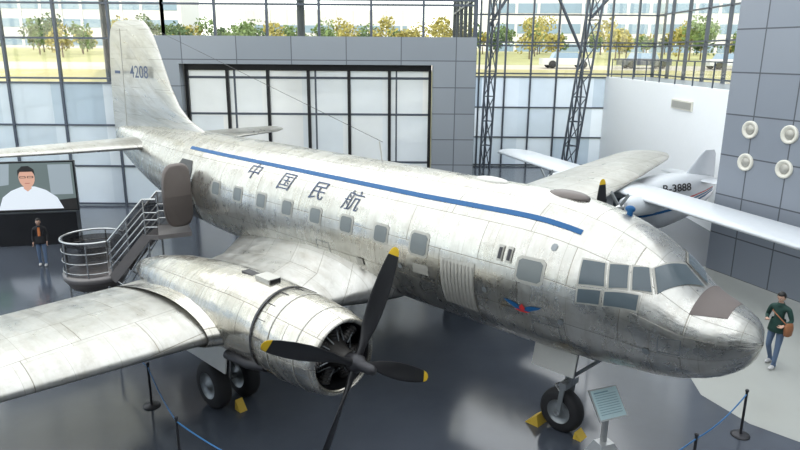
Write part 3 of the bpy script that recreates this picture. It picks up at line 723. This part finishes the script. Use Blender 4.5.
# ------------------------------------------------------------------ info sign, stanchions
IE = empty('information_sign', (3.66, 10.2, 0), radians(22))
mb = MB()
mb.box((0, .0, .12), (.50, .42, .24), M['signpost'], taper=.55); mb.box((0, .02, .5), (.09, .07, .75), M['signpost'])
R = Matrix.Rotation(radians(48), 3, 'X'); mb.box((0, 0, 1.0), (.60, .56, .03), M['signpost'], R); mb.box(Vector((0, 0, 1.0))+R @ Vector((0, 0, .018)), (.55, .51, .006), M['signface'], R)
for i in range(10):
    wdt = .45 if i else .3
    mb.box(Vector((0, 0, 1.0))+R @ Vector((-(.45-wdt)/2, .20-i*.042, .023)), (wdt, .010 if i else .022, .004), M['signtxt'], R)
mb.build('sign_parts', IE)
RB = empty('rope_barrier', (0, 0, 0)); RB2 = empty('rope_barrier', (0, 0, 0))
def barrier(E, ps):
    mb = MB(); tops = []
    for x, y in ps:
        mb.lathe([(0, .17), (.02, .17), (.035, .12), (.05, .03)], M['darkmetal'], (x, y, 0), 'z', 20)
        mb.tube([(x, y, .03), (x, y, .92)], .024, M['darkmetal']); mb.ell((x, y, .93), (.035, .035, .035), M['darkmetal']); tops.append(Vector((x, y, .86)))
    for a, b in zip(tops, tops[1:]):
        mb.tube([a.lerp(b, t/10)+Vector((0, 0, -.10*4*(t/10)*(1-t/10))) for t in range(11)], .013, M['rope'], n=6)
    mb.build('posts_and_rope', E)
barrier(RB, [(-6.4, 13.6), (-4.97, 11.7), (-3.75, 9.75), (-1.6, 8.2), (0.4, 7.3)])
barrier(RB2, [(6.42, 10.8), (4.85, 9.35), (2.8, 8.0)])

# ------------------------------------------------------------------ people
def skinmesh(chains, name, sub=2):
    bm = bmesh.new(); lay = bm.verts.layers.skin.verify(); vs = {}
    for key, (p, r) in chains['v'].items():
        v = bm.verts.new(p); v[lay].radius = (r, r) if not isinstance(r, tuple) else r; v[lay].use_root = (key == chains['root']); vs[key] = v
    for a, b in chains['e']: bm.edges.new((vs[a], vs[b]))
    me = bpy.data.meshes.new(name); bm.to_mesh(me); bm.free()
    ob = bpy.data.objects.new(name, me); COL.objects.link(ob)
    ob.modifiers.new('skin', 'SKIN').use_smooth_shade = True
    m = ob.modifiers.new('sub', 'SUBSURF'); m.levels = sub; m.render_levels = sub
    bpy.context.view_layer.update(); dg = bpy.context.evaluated_depsgraph_get()
    me2 = bpy.data.meshes.new_from_object(ob.evaluated_get(dg)); bpy.data.objects.remove(ob)
    return me2
def person(name, loc, rz, h, top, legs, pose, hairlong=False, bag=None, inner=None):
    E = empty(name, loc, rz); k = h/1.72
    V = {'pel': ((0, 0, .93), (.135, .105)), 'waist': ((0, 0, 1.08), (.125, .10)), 'chest': ((.0, 0, 1.26), (.15, .115)), 'up': ((-.01, 0, 1.38), (.12, .09)), 'nb': ((0, 0, 1.46), .062), 'neck': ((.015, 0, 1.53), .05)}
    Ed = [('pel', 'waist'), ('waist', 'chest'), ('chest', 'up'), ('up', 'nb'), ('nb', 'neck')]
    for s_, n_ in ((1, 'l'), (-1, 'r')):
        kn, an = pose['leg_'+n_]; el, wr = pose['arm_'+n_]
        V['hip'+n_] = ((0, s_*.095, .86), .092); V['kn'+n_] = (kn, .062); V['cf'+n_] = (tuple((Vector(kn)*.65+Vector(an)*.35)), .058); V['an'+n_] = (an, .045)
        Ed += [('pel', 'hip'+n_), ('hip'+n_, 'kn'+n_), ('kn'+n_, 'cf'+n_), ('cf'+n_, 'an'+n_)]
        V['sh'+n_] = ((-.01, s_*.175, 1.39), .068); V['el'+n_] = (el, .048); V['wr'+n_] = (wr, .034)
        Ed += [('up', 'sh'+n_), ('sh'+n_, 'el'+n_), ('el'+n_, 'wr'+n_)]
    me = skinmesh({'v': V, 'e': Ed, 'root': 'pel'}, 'body')
    for m in (top, legs, M['skin'], inner or top): me.materials.append(m)
    for p in me.polygons:
        c = p.center; p.use_smooth = True
        if c.z > 1.485: p.material_index = 2
        elif c.z < .9 and abs(c.y) < .21: p.material_index = 1
        elif inner and c.x > .07 and abs(c.y) < .05 and c.z > .9: p.material_index = 3
        else: p.material_index = 0
    me.transform(Matrix.Scale(k, 4)); o = bpy.data.objects.new('body', me); COL.objects.link(o); o.parent = E
    mb = MB()
    rings = []
    for z, rx, ry in ((.82, .135, .185), (.84, .148, .20), (.93, .145, .19), (1.05, .128, .165), (1.12, .115, .15)):
        rings.append([(rx*cos(2*pi*q/24), ry*sin(2*pi*q/24), z) for q in range(24)])
    mb.rings(rings, top, cap=False)
    rings = [[(.005+rr*cos(2*pi*q/20), rr*.95*sin(2*pi*q/20), z) for q in range(20)] for z, rr in ((1.44, .095), (1.48, .078), (1.51, .070), (1.50, .06))]
    mb.rings(rings, top, cap=False)
    for s_, n_ in ((1, 'l'), (-1, 'r')):
        kn, an = pose['leg_'+n_]
        mb.ell((an[0]+.06, an[1], .045), (.145, .05, .05), M['shoe'], fn=lambda p, d: Vector((p.x, p.y*(1.0 if p.x > -.05 else .8), max(p.z, -.04)*(1.0 if p.x < .05 else .8))))
        mb.tube([(an[0], an[1], .05), (an[0], an[1], an[2]+.03)], [.05, .052], legs)
    HC = Vector((.03, 0, 1.625)); hr = Matrix.Rotation(pose.get('pitch', .15), 3, 'Y')
    def hd(p, d):
        q = p.copy()
        if d.z < 0: q.x *= 1-.12*(-d.z) if d.x > 0 else 1-.35*(-d.z); q.y *= 1-.28*(-d.z)
        if d.x > .6 and abs(d.y) < .25 and -.35 < d.z < .1: q.x += .010
        return q
    mb.ell(HC, (.095, .077, .118), M['skin'], 24, 18, hr, hd)
    def hp(x, y, z): return HC+hr @ Vector((x, y, z))
    mb.ell(hp(.100, 0, -.022), (.018, .012, .020), M['skin'], 10, 8, hr); mb.tube([hp(.094, 0, .012), hp(.108, 0, -.022)], [.006, .011], M['skin'], n=8)
    for s_ in (1, -1):
        mb.ell(hp(.081, s_*.030, .004), (.010, .014, .008), M['eye'], 10, 8, hr); mb.ell(hp(.090, s_*.030, .004), (.004, .006, .006), M['hair'], 8, 6, hr)
        mb.tube([hp(.088, s_*.016, .024), hp(.085, s_*.045, .024)], .004, M['hair'], n=6)
        mb.ell(hp(0, s_*.079, -.008), (.020, .009, .030), M['skin'], 10, 8, hr)
    mb.tube([hp(.088, -.022, -.060), hp(.093, 0, -.060), hp(.088, .022, -.060)], .005, M['lip'], n=6)
    def hf(p, d):
        q = p.copy()
        if d.x > .35 and d.z < .45: q *= .80
        if d.z < -.35 and not hairlong: q *= .82
        return q
    mb.ell(HC+hr @ Vector((-.012, 0, .022)), (.103, .088, .118), M['hair'], 24, 18, hr, hf)
    if hairlong:
        mb.ell(HC+hr @ Vector((-.06, 0, -.07)), (.055, .085, .16), M['hair'], 18, 12)
    for s_, n_ in ((1, 'l'), (-1, 'r')):
        el, wr = map(Vector, pose['arm_'+n_]); d = (wr-el).normalized()
        side = Vector((1, 0, 0)) if abs(d.x) < .7 else Vector((0, -s_, 0)); side = (side-d*side.dot(d)).normalized(); nm = d.cross(side)*s_
        mb.rings([[wr+d*a+side*(w*cos(2*pi*q/12))+nm*(t*sin(2*pi*q/12)) for q in range(12)] for a, w, t in ((-.01, .026, .022), (.02, .032, .018), (.06, .042, .016), (.09, .040, .013))], M['skin'])
        for j, ln in enumerate((.068, .078, .073, .058)):
            b = wr+d*.085+side*(.030-.020*j); cu = -nm
            mb.tube([b, b+d*ln*.45+cu*.006, b+d*ln*.75+cu*.022, b+d*ln*.9+cu*.040], [.0095, .009, .008, .006], M['skin'], n=8)
        b = wr+d*.025+side*.03
        mb.tube([b, b+side*.025+d*.025-nm*.01, b+side*.032+d*.055-nm*.02], [.012, .010, .007], M['skin'], n=8)
    if bag:
        bx, by, bz = bag
        rings = []
        for z, w, dd in ((-.15, .09, .05), (-.13, .13, .07), (0, .15, .08), (.11, .13, .065), (.14, .10, .03)):
            rings.append([(bx+w*cos(2*pi*q/20), by+dd*sin(2*pi*q/20), bz+z) for q in range(20)])
        mb.rings(rings, M['bag'])
        mb.tube([(bx-.1, by, bz+.12), (-.06, by*.6, 1.3), (-.03, -.02, 1.46), (.08, -.12*(1 if by > 0 else -1), 1.30), (bx+.1, by, bz+.12)], .014, M['bag'], n=6)
    ob = mb.build('head_hands_clothing', E); ob.scale = (k, k, k)
    return E
person('man', (8.6, 13.7, 0), radians(215), 1.76, M['green'], M['jeans'],
       {'leg_l': ((.10, .11, .49), (.16, .11, .09)), 'leg_r': ((.05, -.11, .48), (-.14, -.11, .10)), 'arm_l': ((-.02, .27, 1.13), (.20, .20, 1.06)), 'arm_r': ((-.05, -.27, 1.13), (.17, -.17, 1.12)), 'pitch': .35}, bag=(.10, .27, .98))
person('woman', (-11.85, 20.55, 0), radians(-70), 1.58, M['blackcloth'], M['jeans'],
       {'leg_l': ((.05, .10, .48), (.08, .10, .09)), 'leg_r': ((.02, -.10, .48), (-.05, -.10, .09)), 'arm_l': ((-.02, .24, 1.12), (.10, .22, .90)), 'arm_r': ((-.02, -.24, 1.12), (.10, -.22, .90)), 'pitch': .1}, hairlong=True, inner=M['orange'])

# ------------------------------------------------------------------ exterior
mb = MB()
mb.add([(-90, 31, -.3), (2.9, 31, -.3), (2.9, 46, 5.7), (-90, 46, 5.7)], [(0, 1, 2, 3)], M['grass'])
mb.add([(2.9, 41.5, -.3), (150, 41.5, -.3), (150, 54, 5.7), (2.9, 54, 5.7)], [(0, 1, 2, 3)], M['grass'])
mb.add([(-90, 46, 5.7), (2.9, 46, 5.7), (2.9, 54, 5.7), (150, 54, 5.7), (150, 64, 5.9), (-90, 64, 5.9)], [(0, 1, 2, 3, 4, 5)], M['road'])
mb.add([(-200, 64, 5.9), (250, 64, 5.9), (250, 110, 7.2), (-200, 110, 7.2)], [(0, 1, 2, 3)], M['lawn'])
mb.add([(-200, 110, 7.2), (250, 110, 7.2), (250, 260, 9), (-200, 260, 9)], [(0, 1, 2, 3)], M['grass'])
mb.add([(16.2, 5, 5.3), (150, 5, 5.3), (150, 41.5, 5.3), (16.2, 41.5, 5.3)], [(0, 1, 2, 3)], M['road'])
mb.build('ground_exterior', recalc=False)
def building(loc, w, d, h, rz=0):
    mb = MB(); mb.box((0, 0, h/2), (w, d, h), M['bldg'])
    n = int(h/3.6)
    for i in range(n):
        mb.box((0, 0, 1.9+i*3.6), (w*.97, d+.2, 1.7), M['bglass'])
    for j in range(int(w/4)): mb.box((-w/2+2+j*4, 0, h/2), (.5, d+.5, h), M['bldg'])
    mb.build('office_building', loc=loc, rot=(0, 0, rz))
building((52, 132, 6), 72, 18, 22, -.1); building((-72, 150, 7), 50, 20, 18, .1); building((-18, 175, 7), 40, 20, 10)
mb = MB()
for i in range(125):
    x = -60+i*1.12+random.uniform(-1., 1.); y = random.uniform(74, 106); zb = 5.9+(y-64)/46*1.3; hh = random.uniform(2.6, 5.4)
    mt = random.choice([M['leafy'], M['leafg'], M['leafg'], M['leafd'], M['leafy']])
    mb.tube([(x, y, zb-.2), (x, y, zb+hh*.6)], [.10, .04], M['bark'], n=5)
    vs = []; fs = []
    lobes = [(random.uniform(-.25, .25)*hh, random.uniform(-.25, .25)*hh, hh*random.uniform(.35, .85), hh*random.uniform(.16, .28)) for _ in range(6)]
    for j in range(300):
        lx, ly, lz, lr = random.choice(lobes)
        d = Vector((random.gauss(0, 1), random.gauss(0, 1), random.gauss(0, .8))).normalized()*lr*random.uniform(.55, 1.05)
        c = Vector((x+lx, y+ly, zb+lz))+d; s0 = random.uniform(.14, .28)
        u = Vector((random.gauss(0, 1), random.gauss(0, 1), random.gauss(0, 1))).normalized(); w_ = u.cross(Vector((random.gauss(0, 1), random.gauss(0, 1), random.gauss(0, 1)))).normalized()
        o = len(vs); vs += [c-u*s0, c-w_*s0*.7, c+u*s0, c+w_*s0*.7]; fs.append((o, o+1, o+2, o+3))
    mb.add(vs, fs, mt)
mb.build('tree_row', recalc=False)
for i, (x, y, m) in enumerate(((14, 57, 'carw'), (21, 58, 'card'), (28, 57, 'carw'), (-20, 56, 'carw'))):
    mb = MB(); mb.box((0, 0, .55), (4.2, 1.7, .55), M[m]); mb.box((-.1, 0, 1.05), (2.3, 1.5, .5), M['bglass'], taper=.8)
    for a in (-1.3, 1.3):
        for b_ in (-.8, .8): mb.lathe([(-.1, 0), (-.1, .32), (.1, .32), (.1, 0)], M['tyre'], (a, b_, .32), 'y', 16)
    mb.build('parked_car', loc=(x, y, 5.78))

# ------------------------------------------------------------------ light
w = bpy.data.worlds.new('world'); S.world = w; w.use_nodes = True
bg = w.node_tree.nodes['Background']; sky = w.node_tree.nodes.new('ShaderNodeTexSky')
try:
    sky.sky_type = 'NISHITA'; sky.sun_disc = False; sky.sun_elevation = radians(38); sky.sun_rotation = radians(200)
except Exception: pass
mxw = w.node_tree.nodes.new('ShaderNodeMix'); mxw.data_type = 'RGBA'; mxw.inputs[0].default_value = .8; mxw.inputs[7].default_value = (4.4, 4.6, 4.9, 1)
w.node_tree.links.new(sky.outputs[0], mxw.inputs[6]); w.node_tree.links.new(mxw.outputs[2], bg.inputs[0]); bg.inputs[1].default_value = .60
sd = bpy.data.lights.new('sun', 'SUN'); sd.energy = 2.0; sd.angle = .02; sd.color = (1, .88, .66)
so = bpy.data.objects.new('sun', sd); COL.objects.link(so); so.rotation_euler = Vector((.25, .8, -.62)).to_track_quat('-Z', 'Y').to_euler(); so.location = (0, 0, 40)
for i, x in enumerate((-15, -4, 7)):
    for j, y in enumerate((1, 12, 23, 34)):
        if j == 3 and i < 2: continue
        ld = bpy.data.lights.new('skylight', 'AREA'); ld.shape = 'RECTANGLE'; ld.size = 10.8; ld.size_y = 10.8; ld.energy = (330, 470, 640, 640)[j]; ld.color = (.95, .98, 1)
        lo = bpy.data.objects.new('ceiling_skylight', ld); COL.objects.link(lo); lo.location = (x, y, 13.3)
S.view_settings.view_transform = 'Standard'
